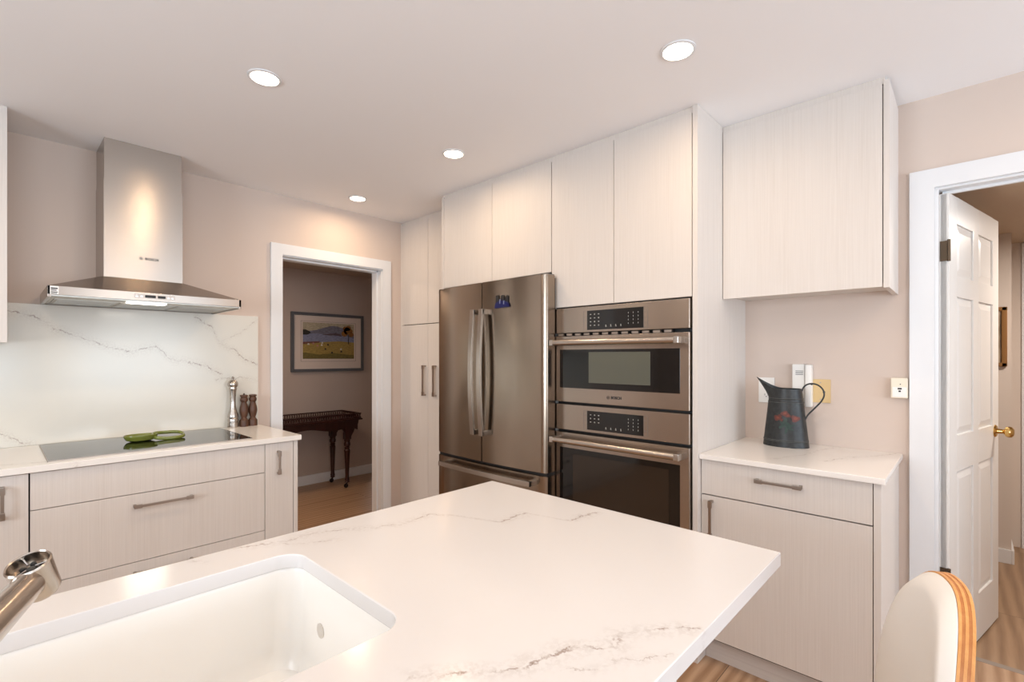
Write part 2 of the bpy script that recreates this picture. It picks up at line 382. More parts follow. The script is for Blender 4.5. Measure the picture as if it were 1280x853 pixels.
# hood-wall base cabinets  (fronts at y 2.775)
CT = .897
b = thing('base_cabinet', (-.45, 3.1, 0), 'pale laminate base cabinet cut off by the left edge, one tall door', 'cabinet', 'base cabinets under the cooktop counter')
link('body', M().box((-.9, 2.797, .1), (.098, 3.40, .868), .001), CARC, b)
d = front_A(b, 'door', -.40, .099, .115, .866); bar_handle(d, (.024, 2.775, .762), .13, (0, 0, 1), (0, -1, 0))
d = front_A(b, 'door', -.90, -.40, .115, .866)
link('toe_kick', M().box((-.9, 2.83, 0), (.098, 2.845, .112)), CABH, b)
b = thing('drawer_cabinet', (.55, 3.1, 0), 'wide pale laminate three-drawer cabinet directly under the black cooktop', 'cabinet', 'base cabinets under the cooktop counter')
link('body', M().box((.101, 2.797, .1), (1.004, 3.40, .868), .001), CARC, b)
front_A(b, 'drawer', .101, 1.005, .712, .866)
d = front_A(b, 'drawer', .101, 1.005, .400, .712); bar_handle(d, (.552, 2.775, .658), .232, (1, 0, 0), (0, -1, 0))
d = front_A(b, 'drawer', .101, 1.005, .115, .400); bar_handle(d, (.552, 2.775, .352), .232, (1, 0, 0), (0, -1, 0))
link('toe_kick', M().box((.101, 2.83, 0), (1.004, 2.845, .112)), CABH, b)
b = thing('narrow_cabinet', (1.08, 3.1, 0), 'narrow pale laminate cabinet at the doorway end with one upright pull', 'cabinet', 'base cabinets under the cooktop counter')
link('body', M().box((1.007, 2.797, .1), (1.155, 3.385, .868), .001), CARC, b)
d = front_A(b, 'door', 1.005, 1.157, .115, .866); bar_handle(d, (1.073, 2.775, .758), .128, (0, 0, 1), (0, -1, 0))
link('end_panel', M().box((1.158, 2.772, 0), (1.180, 3.40, .868), .001), CAB, b)
link('toe_kick', M().box((1.007, 2.83, 0), (1.157, 2.845, .112)), CABH, b)
tag(link('countertop', M().box((-.9, 2.755, .869), (1.195, 3.4, CT), .003).box((1.19, 3.399, .869), (1.195, 3.4, CT)), Q_COUNTER, origin=(0, 3.1, .869)), 'white quartz counter along the hood wall holding the black cooktop', 'countertop')
tag(link('backsplash', M().box((-.9, 3.400, CT), (1.189, WA, 1.602), .0015), Q_SPLASH, origin=(.2, 3.41, CT)), 'tall marbled quartz backsplash slab between cooktop and range hood', 'backsplash')

# wall cabinet at the left edge
b = thing('wall_cabinet', (-.4, 3.25, 1.405), 'white-edged wall cabinet sliver at the far left, beside the range hood', 'cabinet')
link('body', M().box((-.86, 3.092, 1.405), (.042, WA, 2.44), .001), CAB, b)
front_l = link('door', M().box((-.39, 3.07, 1.40), (.042, 3.09, 2.40), .0012), CAB, b)
link('door', M().box((-.86, 3.07, 1.40), (-.393, 3.09, 2.40), .0012), CAB, b)

# ---- tall run on the appliance wall
# pantry
XP = 2.30
b = thing('pantry_cabinet', (2.5, 3.03, 0), 'floor-to-ceiling pale pantry cabinet in the corner beside the doorway', 'cabinet')
link('body', M().box((XP + .021, 2.635, .1), (WB, WA, 2.425), .001), CARC, b)
for y0, y1 in ((3.051, 3.395), (2.705, 3.051)):
    front_B(b, 'door', y0, y1, 1.597, 2.412, XP)
    d = front_B(b, 'door', y0, y1, .115, 1.594, XP)
    bar_handle(d, (XP, 3.051 + (.033 if y0 > 3 else -.098 + .0), 1.155), .235, (0, 0, 1), (-1, 0, 0), w=.016)
link('filler_strip', M().box((XP + .001, 3.396, 0), (XP + .02, WA, 2.425)).box((XP + .004, 2.635, 0), (XP + .02, 2.703, 2.425)), CAB, b)
link('toe_kick', M().box((XP + .06, 2.635, 0), (XP + .075, 3.395, .112)), CABH, b)
link('top_filler', M().box((XP + .008, 2.635, 2.413), (XP + .03, WA, 2.4395)), CAB, b)
# refrigerator surround
XF = 2.10
b = thing('over_fridge_cabinet', (2.4, 2.15, 1.80), 'pale two-door wall cabinet bridging over the refrigerator, with side panel', 'cabinet')
link('body', M().box((XF + .021, 1.693, 1.803), (WB, 2.605, 2.425), .001), CARC, b)
front_B(b, 'door', 2.141, 2.607, 1.803, 2.412, XF); front_B(b, 'door', 1.676, 2.141, 1.803, 2.412, XF)
link('side_panel', M().box((XF - .001, 2.608, 0), (WB, 2.630, 2.425), .001), CAB, b)
link('top_filler', M().box((XF + .008, 1.675, 2.413), (XF + .03, 2.63, 2.4395)), CAB, b)
# oven tower
b = thing('oven_cabinet', (2.4, 1.28, 0), 'tall pale oven cabinet with two upper doors and broad side panel', 'cabinet')
link('body', M().box((XF + .021, .886, 1.60), (WB, 1.674, 2.425), .001).box((XF + .021, .886, .10), (WB, 1.674, .40), .001).box((2.60, .90, .40), (WB, 1.66, 1.60)), CARC, b)
front_B(b, 'door', 1.283, 1.674, 1.603, 2.412, XF); front_B(b, 'door', .888, 1.283, 1.603, 2.412, XF)
d = front_B(b, 'drawer', .888, 1.674, .115, .40, XF); bar_handle(d, (XF, 1.28, .34), .232, (0, 1, 0), (-1, 0, 0))
link('side_panel', M().box((XF - .001, .863, 0), (WB, .886, 2.4395), .001), CAB, b)
link('inner_panel', M().box((XF + .012, 1.655, .1), (WB, 1.674, 1.80), .001), CAB, b)
link('toe_kick', M().box((XF + .06, .888, 0), (XF + .075, 1.674, .112)), CABH, b)
link('top_filler', M().box((XF + .008, .886, 2.413), (XF + .03, 1.675, 2.4395)), CAB, b)
# wall cabinet over the side counter
XU = 2.39
b = thing('wall_cabinet', (2.55, .56, 1.61), 'large single-door pale wall cabinet above the black pitcher', 'cabinet')
link('body', M().box((XU + .021, .248, 1.632), (WB, .862, 2.425), .001), CAB, b)
front_B(b, 'door', .249, .862, 1.612, 2.412, XU)
link('end_panel', M().box((XU + .004, .228, 1.610), (WB, .247, 2.425), .001), CAB, b)
link('top_filler', M().box((XU + .008, .243, 2.413), (XU + .03, .862, 2.4395)).box((XU + .03, .243, 2.42), (WB, .262, 2.4395)), CAB, b)
# base cabinet with drawer
XD = 2.135
b = thing('base_cabinet', (2.45, .55, 0), 'pale base cabinet with one drawer over a wide door, below the pitcher', 'cabinet')
link('body', M().box((XD + .021, .250, .1), (WB, .862, .890), .001), CARC, b)
d = front_B(b, 'drawer', .249, .862, .737, .889, XD); bar_handle(d, (XD, .553, .835), .168, (0, 1, 0), (-1, 0, 0))
d = front_B(b, 'door', .249, .862, .113, .735, XD); bar_handle(d, (XD, .815, .633), .168, (0, 0, 1), (-1, 0, 0))
link('end_panel', M().box((XD - .002, .226, 0), (WB, .248, .890), .001), CAB, b)
link('toe_kick', M().box((XD + .05, .249, 0), (XD + .066, .862, .111), .001), CABH, b)
tag(link('countertop', M().box((2.112, .212, .892), (WB, .862, .914), .003), Q_RIGHT, origin=(2.4, .55, .892)), 'small white quartz countertop under the black pitcher, beside the oven tower', 'countertop')

# ---------------------------------------------------------------- range hood
h = thing('range_hood', (.55, 3.2, 1.60), 'stainless pyramid chimney range hood mounted above the cooktop', 'range hood')
y0, y1, x0, x1 = 2.92, 3.42, .161, .934
link('canopy_rim', M().box((x0, y0, 1.611), (x1, y0 + .012, 1.650), .0015).box((x0, y0, 1.600), (x0 + .012, y1, 1.650), .0015).box((x1 - .012, y0, 1.600), (x1, y1, 1.650), .0015), STEEL_H, h)
t = bmesh.new()
lo = [t.verts.new(p) for p in ((x0, y0, 1.649), (x1, y0, 1.649), (x1, y1, 1.649), (x0, y1, 1.649))]
hi = [t.verts.new(p) for p in ((.378, 3.152, 1.742), (.712, 3.152, 1.742), (.712, y1, 1.742), (.378, y1, 1.742))]
for i in range(4): t.faces.new((lo[i], lo[(i + 1) % 4], hi[(i + 1) % 4], hi[i]))
t.faces.new(hi); t.faces.new(lo[::-1]); bmesh.ops.recalc_face_normals(t, faces=t.faces[:])
link('canopy', M().put(t), STEEL_H, h)
link('lower_chimney', M().box((.377, 3.150, 1.738), (.713, y1, 2.232), .0015), STEEL_H, h)
link('upper_chimney', M().box((.3795, 3.157, 2.228), (.7105, y1, 2.4395), .0015), STEEL_H, h)
link('underside', M().box((x0 + .012, y0 + .012, 1.606), (x1 - .012, y1 - .02, 1.612)), mat('hood_underside', (190, 186, 178), .35, .8), h)
for k in range(3):
    xa = x0 + .03 + k * .24
    m = M().box((xa, 3.06, 1.6035), (xa + .232, 3.36, 1.607), .001)
    for j in range(9): m.box((xa + .012, 3.075 + j * .031, 1.6025), (xa + .22, 3.087 + j * .031, 1.604))
    link('filter', m, mat('grease_filter', (176, 172, 164), .4, .9), h)
link('lamp_lens', M().box((.445, 2.955, 1.600), (.60, 3.02, 1.606), .002), LENSH, h, 'lit frosted lamp lens')
area('hood_lamp', (.52, 2.99, 1.597), (0, 0, 0), .16, .07, 0.7, (1, .90, .76))
m = M().box((.462, y0 - .0010, 1.622), (.628, y0 + .001, 1.642), .0006, 0)
cp = link('control_panel', m, NICKEL, h)
m = M().box((.505, y0 - .0016, 1.6255), (.548, y0 + .001, 1.6385), .0004).box((.556, y0 - .0016, 1.6255), (.588, y0 + .001, 1.6385), .0004)
link('display', m, BLACKP, cp)
for xa in (.468, .486, .594, .611): link('button', M().box((xa, y0 - .0022, 1.626), (xa + .012, y0 + .001, 1.638), .0015), STEEL_P, cp)
m = M().box((.169, y0 - .0006, 1.6125), (.197, y0, 1.6485), 0, 0)
for j, (w, zz, hh) in enumerate(((.022, 1.638, .006), (.018, 1.630, .004), (.022, 1.622, .004), (.020, 1.616, .003))): m.box((.172, y0 - .0009, zz - hh / 2), (.172 + w, y0, zz + hh / 2), 0, 1)
link('sticker', m, [WHITEP, INK], h, 'small white sticker with dark print')
def logo_A(x, y, z, s):
    m = M().text('BOSCH', s, (x + s * 1.0, y, z), RX, .0005, bold=.0006)
    m.tube([(x - s * 1.55 + s * .42 * math.cos(a / 24 * 2 * math.pi), y, z + s * .42 * math.sin(a / 24 * 2 * math.pi)) for a in range(24)], s * .045, 6, closed=True)
    m.box((x - s * 1.72, y - .0004, z - s * .30), (x - s * 1.62, y, z + s * .30)).box((x - s * 1.48, y - .0004, z - s * .30), (x - s * 1.38, y, z + s * .30)).box((x - s * 1.62, y - .0004, z - s * .05), (x - s * 1.48, y, z + s * .05))
    return m
link('logo', logo_A(.556, 3.1495, 1.851, .018), INK, h)

# ---------------------------------------------------------------- cooktop and what stands near it
h = thing('cooktop', (.55, 3.08, CT), 'flat black glass induction cooktop set into the quartz counter', 'cooktop')
link('glass', M().box((.157, 2.808, CT + .0002), (.953, 3.352, CT + .006), .002), COOKG, h)
link('frame', M().box((.155, 2.806, CT + .0001), (.955, 2.8085, CT + .0055), .0005).box((.155, 3.352, CT + .0001), (.955, 3.354, CT + .0055), .0005).box((.155, 2.806, CT + .0001), (.1575, 3.354, CT + .0055), .0005).box((.9528, 2.806, CT + .0001), (.955, 3.354, CT + .0055), .0005), NICKEL, h)

h = thing('spoon_rest', (.57, 3.12, CT + .006), 'green ceramic spoon rest with looped handle lying on the cooktop', 'spoon rest')
cx, cy, z0 = .518, 3.12, CT + .0063
t = bmesh.new(); n = 32; rings = []
prof = [(.30, 0), (.62, .001), (.84, .007), (.97, .020), (1.0, .030), (.985, .033), (.95, .031), (.86, .018), (.62, .009), (.3, .007)]
for r, zz in prof: rings.append([t.verts.new((cx + .068 * r * math.cos(2 * math.pi * i / n) * (1.12 if math.cos(2 * math.pi * i / n) > 0 else 1), cy + .052 * r * math.sin(2 * math.pi * i / n), z0 + zz)) for i in range(n)])
for A, B in zip(rings, rings[1:]):
    for i in range(n): t.faces.new((A[i], A[(i + 1) % n], B[(i + 1) % n], B[i]))
t.faces.new(rings[0]); t.faces.new(rings[-1]); bmesh.ops.recalc_face_normals(t, faces=t.faces[:])
link('bowl', M().put(t), GREENP, h)
pts = []
for i in range(40):
    a = 2 * math.pi * i / 40; c, s_ = math.cos(a), math.sin(a)
    ex = abs(c) ** .75 * (1 if c > 0 else -1); ey = abs(s_) ** .75 * (1 if s_ > 0 else -1)
    pts.append((.640 + .068 * ex, cy + .052 * ey, z0 + .0165 + .010 * ey + .004 * max(0, -ex)))
link('loop_handle', M().tube(pts, .0075, 12, closed=True, flat=1.2), GREENP, h)

h = thing('pepper_mill', (1.024, 3.352, CT), 'tall stainless steel pepper mill with domed head, left of two wooden mills', 'pepper mill')
link('body', M().lathe([(.0295, 0), (.0305, .004), (.0305, .030), (.0285, .033), (.0285, .037), (.0305, .040), (.0305, .052), (.028, .056), (.0285, .062), (.030, .066), (.029, .080), (.021, .105), (.0165, .135), (.0155, .165), (.0165, .195), (.0195, .222), (.0215, .234)], (1.024, 3.352, CT)), SATIN, h)
link('head', M().lathe([(.0215, .2355), (.0235, .240), (.0225, .246), (.0225, .252), (.0275, .258), (.030, .266), (.0295, .276), (.024, .288), (.014, .297), (.006, .300), (.006, .303)], (1.024, 3.352, CT)), SATIN, h)
link('knob', M().lathe([(.0045, .302), (.008, .305), (.0085, .311), (.005, .317), (0, .319)], (1.024, 3.352, CT), 20), STEEL_P, h)
def wood_mill(x, y, label, topknob, name):
    h = thing(name, (x, y, CT), label, 'pepper mill' if topknob else 'salt mill')
    link('body', M().lathe([(.026, 0), (.0268, .003), (.0262, .036), (.0245, .040), (.0165, .050), (.0155, .056), (.020, .070), (.0245, .088), (.0258, .102), (.0235, .122), (.018, .140), (.0155, .150), (.017, .155)], (x, y, CT)), WOODD, h)
    link('head', M().lathe([(.017, .1555), (.0215, .163), (.0225, .172), (.019, .182), (.0165, .186), (.0215, .190), (.0225, .194), (.0215, .198), (.012, .2005), (0, .2015)], (x, y, CT)), WOODD, h)
    if topknob: link('knob', M().lathe([(.004, .201), (.005, .206), (.003, .210), (0, .2105)], (x, y, CT), 16), BRONZE, h)
wood_mill(1.089, 3.355, 'dark turned wooden pepper mill with metal top nut, between steel mill and its twin', True, 'pepper_mill')
wood_mill(1.143, 3.360, 'dark turned wooden salt mill with flat top, rightmost on the hood counter', False, 'salt_mill')

# ---------------------------------------------------------------- refrigerator
h = thing('refrigerator', (2.35, 2.06, 0), 'stainless French-door refrigerator with bottom freezer drawer', 'refrigerator')
FY0, FY1 = 1.630, 2.549
def fx(y):                                                            # gently bowed front
    u = (y - FY0) / (FY1 - FY0) * 2 - 1; return 2.000 - .020 * (1 - u * u) + (.010 * max(0, (abs(u) - .955) / .045) ** 2)
def bowed(ya, yb, z0_, z1_, back=2.075):
    n = 24; pts = [(fx(ya + (yb - ya) * i / n), ya + (yb - ya) * i / n) for i in range(n + 1)]
    return M().prism(pts + [(back, yb), (back, ya)], 2, z0_, z1_, bev=.0025)
link('body', M().box((2.09, FY0 + .048, .02), (2.70, FY1 - .005, 1.755), .004), mat('fridge_grey_side', (120, 118, 116), .4, .6), h)
mid = 2.107
for ya, yb in ((FY0, mid - .003), (mid + .003, FY1)):
    d = link('door', bowed(ya, yb, .718, 1.778), STEEL_V, h)
    link('door_gasket', M().box((2.074, ya + .01, .73), (2.091, yb - .01, 1.765)), BLACKP, d)
    side = -1 if ya == FY0 else 1
    yh = mid + side * .037; n = 20; pts = []
    for i in range(n + 1):
        u = i / n * 2 - 1; pts.append((1.935 - .020 * (1 - u * u), yh, 1.247 + .370 * u))
    m = M()
    fr0 = [(p[0], p[2]) for p in pts]; bk = [(p[0] + .017, p[2]) for p in pts][::-1]
    m.prism(fr0 + bk, 1, yh - .017, yh + .017, bev=.003)
    for zz in (.877, 1.617): m.box((1.935, yh - .017, zz - .030 if zz > 1 else zz), (fx(yh) + .004, yh + .017, zz if zz > 1 else zz + .030), .003)
    link('handle', m, SATIN, d)
d = link('freezer_drawer', bowed(FY0, FY1, .06, .700), STEEL_V, h)
m = M(); pts = [(1.930 - .012 * (1 - (i / 10 - 1) ** 2), 1.690 + .765 * i / 20) for i in range(21)]
m.prism(pts + [(p[0] + .018, p[1]) for p in pts][::-1], 2, .650, .678, bev=.003)
for yy in (1.690, 2.455): m.box((1.93, yy if yy < 2 else yy - .03, .650), (fx(yy) + .004, yy + .03 if yy < 2 else yy, .678), .003)
link('handle', m, SATIN, d)
link('seal', M().box((2.015, FY0 + .006, .699), (2.08, FY1 - .006, .719)), BLACKP, h)
link('hinge_cover', M().box((2.04, FY0 + .02, 1.7785), (2.095, FY0 + .07, 1.788), .004), GREYP, h)
link('hinge_cover', M().box((2.04, FY1 - .07, 1.7785), (2.095, FY1 - .02, 1.788), .004), GREYP, h)
link('toe_grille', M().box((2.05, FY0 + .02, .02), (2.089, FY1 - .02, .058), .002), BLACKP, h)
m = M(); mz = 1.655; my = 1.935; mx_ = fx(my)
m.prism([(my - .058, mz - .036), (my + .056, mz - .040), (my + .052, mz - .012), (my + .020, mz + .004), (my - .020, mz + .002), (my - .048, mz - .010)], 0, mx_ - .012, mx_ - .0005, 0, bev=.003)
m.prism([(my + .048, mz - .010), (my + .046, mz + .034), (my + .030, mz + .034), (my + .022, mz)], 0, mx_ - .009, mx_ - .0005, 1)
m.prism([(my + .008, mz), (my + .004, mz + .032), (my - .010, mz + .034), (my - .020, mz)], 0, mx_ - .009, mx_ - .0005, 1)
m.prism([(my - .026, mz - .004), (my - .034, mz + .028), (my - .044, mz + .028), (my - .044, mz - .008)], 0, mx_ - .009, mx_ - .0005, 1)
m.tube([(mx_ - .013, my - .02, mz - .02), (mx_ - .013, my - .022, mz)], .003, 8, 2); m.tube([(mx_ - .013, my + .01, mz - .015), (mx_ - .013, my + .008, mz + .01)], .003, 8, 2)
tag(link('fridge_magnet', m, [mat('navy_enamel', (22, 26, 84), .35), INK, mat('pale_blue_enamel', (120, 122, 150), .4)], origin=(mx_, my, mz)), 'small navy blue magnet stuck on the right refrigerator door', 'magnet')

# ---------------------------------------------------------------- ovens
OX = 2.08; OY0, OY1 = .891, 1.652
def oven_front(root, z0_, z1_, wz0, wz1, inner, hz, inner_mat):
    d = link('door', M().box((OX, OY0, z0_), (OX + .045, OY1, z1_), .003), STEEL_H, root)
    link('window', M().box((OX - .0015, .934, wz0), (OX + .01, 1.601, wz1), .001), BLACKG, d)
    link('inner_window', M().box((OX - .0020, inner[0], inner[2]), (OX + .005, inner[1], inner[3]), .0003), inner_mat, d)
    m = M(); m.tube([(OX - .052, .935, hz), (OX - .052, 1.617, hz)], .0145, 20, flat=1.05)
    hd = link('handle', m, SATIN, d)
    for a in (.912, 1.600): link('handle_bracket', M().box((OX - .067, a, hz - .0155), (OX + .001, a + .024, hz + .0155), .004), SATIN, hd)
    return d
def control(root, z0_, z1_, dz0, dz1, rows):
    c = link('control_panel', M().box((OX + .001, OY0, z0_), (OX + .045, OY1, z1_), .003), STEEL_H, root)
    m = M().box((OX - .0005, 1.112, dz0), (OX + .01, 1.426, dz1), .0005); H = dz1 - dz0
    for i in range(3):
        for j in range(rows):
            yy = 1.405 - i * .024; zz = dz1 - H * (.20 + .19 * j); w = .0038
            m.box((OX - .0009, yy - w, zz - .0018), (OX, yy + w, zz + .0018), 0, 1)
            if (i + j) % 2: m.box((OX - .0009, yy - w * .5, zz - .0035), (OX, yy + w * .5, zz + .0035), 0, 1)
    for i in range(4):
        yy = 1.315 - i * .028; m.box((OX - .0009, yy - .004, dz0 + H * .12), (OX, yy + .003, dz0 + H * .16), 0, 1); m.box((OX - .0009, yy - .002, dz0 + H * .12), (OX, yy + .002, dz0 + H * .23), 0, 1)
    for i in range(3):
        for j in range(4):
            yy = 1.19 - i * .026; zz = dz1 - H * (.24 + .17 * j); m.box((OX - .0009, yy - .0012, zz - .003), (OX, yy + .0012, zz + .003), 0, 1)
    link('display', m, [BLACKG, MARK], c)
    k = 4
    for side, ya in ((0, 1.429), (1, 1.090)):
        yb = ya + .019; m = M()
        for j in range(k + 1): zz = dz0 + H * j / k; m.box((OX + .0003, ya, zz - .0004), (OX + .0012, yb, zz + .0004))
        for yy in (ya, yb): m.box((OX + .0003, yy - .0004, dz0), (OX + .0012, yy + .0004, dz1))
        link('touch_keys', m, GREYP, c)
h = thing('oven', (2.35, 1.27, 1.095), 'upper built-in stainless oven, shallow with a pale green-grey inner window', 'oven', 'built-in ovens stacked in the oven tower')
link('chassis', M().box((OX + .046, .90, 1.097), (2.59, 1.645, 1.590), .002), BLACKP, h)
control(h, 1.464, 1.595, 1.475, 1.573, 4)
d = oven_front(h, 1.100, 1.447, 1.174, 1.376, (1.076, 1.416, 1.205, 1.362), 1.412, MESHW)
m = M()
m.text('BOSCH', .018, (OX - .0006, 1.257, 1.136), RB, .0006, bold=.0006)
m.tube([(OX - .0006, 1.302 + .0075 * math.cos(a / 24 * 6.2832), 1.136 + .0075 * math.sin(a / 24 * 6.2832)) for a in range(24)], .0008, 6, closed=True)
for dy in (-.003, .003): m.box((OX - .001, 1.302 + dy - .0008, 1.131), (OX, 1.302 + dy + .0008, 1.141))
m.box((OX - .001, 1.299, 1.1353), (OX, 1.305, 1.1367)); link('logo', m, INK, d)
for i in range(12): link('vent_louver', M().box((OX + .004, 1.58 - i * .055, 1.4495), (OX + .02, 1.58 - i * .055 + .035, 1.460)), NICKEL, h)
h = thing('oven', (2.35, 1.27, .40), 'lower built-in stainless oven with large dark window, just above island top', 'oven', 'built-in ovens stacked in the oven tower')
link('chassis', M().box((OX + .046, .90, .405), (2.59, 1.645, 1.095), .002), BLACKP, h)
control(h, .952, 1.086, .966, 1.062, 3)
oven_front(h, .42, .937, .50, .858, (.986, 1.515, .53, .830), .902, DARKW)

# ---------------------------------------------------------------- island, sink, faucet
IX0, IX1, IY0, IY1 = -1.5, 1.168, .298, 1.190; IZ = .914
sx0, sx1, sy0, sy1 = -.36, .452, .655, 1.072
def rrect(x0, x1, y0, y1, r, n=8):
    p = []
    for cx, cy, a0 in ((x1 - r, y1 - r, 0), (x0 + r, y1 - r, 90), (x0 + r, y0 + r, 180), (x1 - r, y0 + r, 270)):
        for i in range(n + 1): a = R(a0 + 90 * i / n); p.append((cx + r * math.cos(a), cy + r * math.sin(a)))
    return p
def slab_hole(outer, inner, z0_, z1_):
    t = bmesh.new(); loops = []
    for z in (z1_, z0_):
        es = []; vs2 = []
        for lp in (outer, inner):
            vs = [t.verts.new((x, y, z)) for x, y in lp]; vs2.append(vs)
            es += [t.edges.new((vs[i], vs[(i + 1) % len(vs)])) for i in range(len(vs))]
        bmesh.ops.triangle_fill(t, use_beauty=True, edges=es); loops.append(vs2)
    for k in range(2):
        A, B = loops[0][k], loops[1][k]
        for i in range(len(A)): t.faces.new((A[i], A[(i + 1) % len(A)], B[(i + 1) % len(A)], B[i]))
    bmesh.ops.recalc_face_normals(t, faces=t.faces[:]); return t
o = link('island_countertop', M().put(slab_hole([(IX0, IY0), (IX1, IY0), (IX1, IY1), (IX0, IY1)], rrect(sx0, sx1, sy0, sy1, .045), IZ - .030, IZ)), Q_ISLAND, origin=(0, .7, .884))
bv = o.modifiers.new('bevel', 'BEVEL'); bv.width = .002; bv.segments = 2; bv.limit_method = 'ANGLE'; bv.angle_limit = R(50)
tag(o, 'white quartz island countertop with thin grey veins, filling the foreground', 'countertop')
h = thing('island_cabinet', (.1, .8, 0), 'pale laminate island base hidden beneath the foreground countertop', 'cabinet')
m = M().box((-1.46, .615, .1), (-.40, 1.13, .883), .001).box((.50, .615, .1), (.655, 1.13, .883), .001).box((-.40, .615, .1), (.50, 1.13, .60), .001)
m.box((-.40, .615, .6), (.50, .63, .883)).box((-.40, 1.115, .6), (.50, 1.13, .883))
link('body', m, CAB, h)
link('end_panel', M().box((.655, .309, 0), (.677, 1.15, .883), .001), CAB, h)
for k in range(4): link('door', M().box((-1.44 + k * .525, 1.131, .115), (-1.44 + k * .525 + .522, 1.15, .87), .001), CAB, h)
link('toe_kick', M().box((-1.46, 1.07, 0), (.655, 1.085, .112)), CABH, h)
h = thing('kitchen_sink', (.05, .86, .66), 'white undermount sink with a round overflow, set in the island', 'sink')
t = bmesh.new(); specs = [(.028, .883, .060), (.0, .883, .045), (-.004, .875, .045), (-.010, .72, .05), (-.025, .685, .055), (-.06, .672, .07)]
rings = []
for g, z, r in specs: rings.append([t.verts.new((x, y, z)) for x, y in rrect(sx0 - g - .006, sx1 + g + .006, sy0 - g - .006, sy1 + g + .006, r)])
for A, B in zip(rings, rings[1:]):
    for i in range(len(A)): t.faces.new((A[i], A[(i + 1) % len(A)], B[(i + 1) % len(A)], B[i]))
t.faces.new(rings[-1]); bmesh.ops.recalc_face_normals(t, faces=t.faces[:])
o = link('basin', M().put(t), SINKM, h); sm = o.modifiers.new('thick', 'SOLIDIFY'); sm.thickness = .006; sm.offset = 0
link('overflow', M().lathe([(.0145, -.001), (.0145, .002), (.0115, .0028), (.0112, .0012), (0, .0012)], (.4475, .945, .790), 28, axis=0, mx=None), mat('overflow_ring', (206, 198, 188), .3), h)
link('drain', M().lathe([(.045, 0), (.045, .003), (.036, .004), (.034, .001), (0, .001)], (-.1, .86, .676), 28), STEEL_P, h)

h = thing('kitchen_faucet', (-.085, .60, IZ), 'brushed steel pull-out faucet reaching over the sink at the left edge', 'faucet')
HD = Vector((.040, .945, 1.030))                                       # spray head centre
BS = Vector((-.085, .60, 1.02))
link('base_flange', M().lathe([(.030, 0), (.030, .006), (.026, .009), (.0, .009)], (-.085, .60, IZ + .0005), 28), STEEL_P, h)
link('column', M().lathe([(.0265, .008), (.0265, .13), (.024, .137), (0, .14)], (-.085, .60, IZ), 28), NICKEL, h)
link('lever', M().tube([(-.085, .60, 1.05), (-.10, .59, 1.075), (-.155, .555, 1.10)], .007, 12), NICKEL, h)
FAU = mat('satin_faucet_steel', (190, 178, 166), .22, 1)
link('wand', M().tube([BS, BS.lerp(HD, .5), BS.lerp(HD, .93)], .0175, 28, rs=[.0235, .0215, .0185]), FAU, h)
ax = Vector((-.28, -.27, .92)).normalized(); q = ax.to_track_quat('Z', 'Y').to_matrix().to_4x4(); mx = Matrix.Translation(HD) @ q
m = M().lathe([(.0, -.026), (.019, -.026), (.0225, -.020), (.0235, .004), (.0245, .020), (.0250, .026), (.0235, .0285), (.0220, .027), (.0215, .012), (0, .011)], (0, 0, 0), 40, mx=mx)
hd = link('spray_head', m, FAU, h)
m = M()
for a in range(6): m.lathe([(.0036, .010), (.0036, .0165), (.002, .018), (0, .018)], (.0115 * math.cos(a * 1.047), .0115 * math.sin(a * 1.047), 0), 12, mx=mx)
m.lathe([(.0055, .010), (.0055, .0170), (0, .0185)], (0, 0, 0), 16, mx=mx)
link('nozzles', m, BLACKP, hd)
m = M()
for a in range(3): 
    an = a * 2.094 + .5; m.tube([(.006 * math.cos(an), .006 * math.sin(an), .020), (.0215 * math.cos(an), .0215 * math.sin(an), .022)], .0013, 8, mx=mx)
link('spokes', m, STEEL_P, hd)

# ---------------------------------------------------------------- things on the appliance wall
h = thing('pitcher', (2.590, .640, .914), 'black painted metal pitcher with red flowers standing on the side counter', 'pitcher')
PC = Vector((2.590, .640, .9145)); PH = .272
def prad(t):                                                          # radius towards the spout/handle, radius towards the room
    r = .098 - .030 * t; return r, .070 - .014 * t
def psurf(ang, t, off=0):
    a, b2 = prad(t); return Vector((PC.x - (b2 + off) * math.sin(ang), PC.y + (a + off) * math.cos(ang), PC.z + PH * t))
t_ = bmesh.new(); n = 48; rings = []
TT = [0, .01, .10, .11, .12, .4, .76, .77, .78, .82, .83, .84, .90, .93, .95, .97, .985, 1.0]
def pring(tt, off):
    out = []
    for i in range(n):
        an = 2 * math.pi * i / n; rid = .0012 if tt in (.11, .77, .83) else 0
        p = psurf(an, min(tt, 1), off + rid)
        c = math.cos(an); w = max(0, c) ** 5 * max(0, (tt - .84) / .16) ** 1.3
        p.y += .062 * w; p.z += (.052 * w if tt > .84 else 0) + (.012 * max(0, -c) ** 3 + .004 * abs(math.sin(an))) * max(0, (tt - .9) / .1) * 0
        p.x = PC.x + (p.x - PC.x) * (1 - .55 * w); out.append(t_.verts.new(p))
    return out
for tt in TT: rings.append(pring(tt, 0))
for tt in TT[::-1][:-1]: rings.append(pring(tt, -.002))
for A, B in zip(rings, rings[1:]):
    for i in range(n): t_.faces.new((A[i], A[(i + 1) % n], B[(i + 1) % n], B[i]))
t_.faces.new(rings[0]); t_.faces.new(rings[-1]); bmesh.ops.recalc_face_normals(t_, faces=t_.faces[:])
PM = mat('black_tinware', (38, 40, 40), .42); n_ = N(PM); n_.color(n_.ramp(n_.noise(n_.pos(), 60, 4), [(.35, (24, 25, 25)), (.75, (46, 48, 48))]))
body = link('body', M().put(t_), PM, h)
BANDM = mat('grey_band_paint', (92, 94, 92), .5)
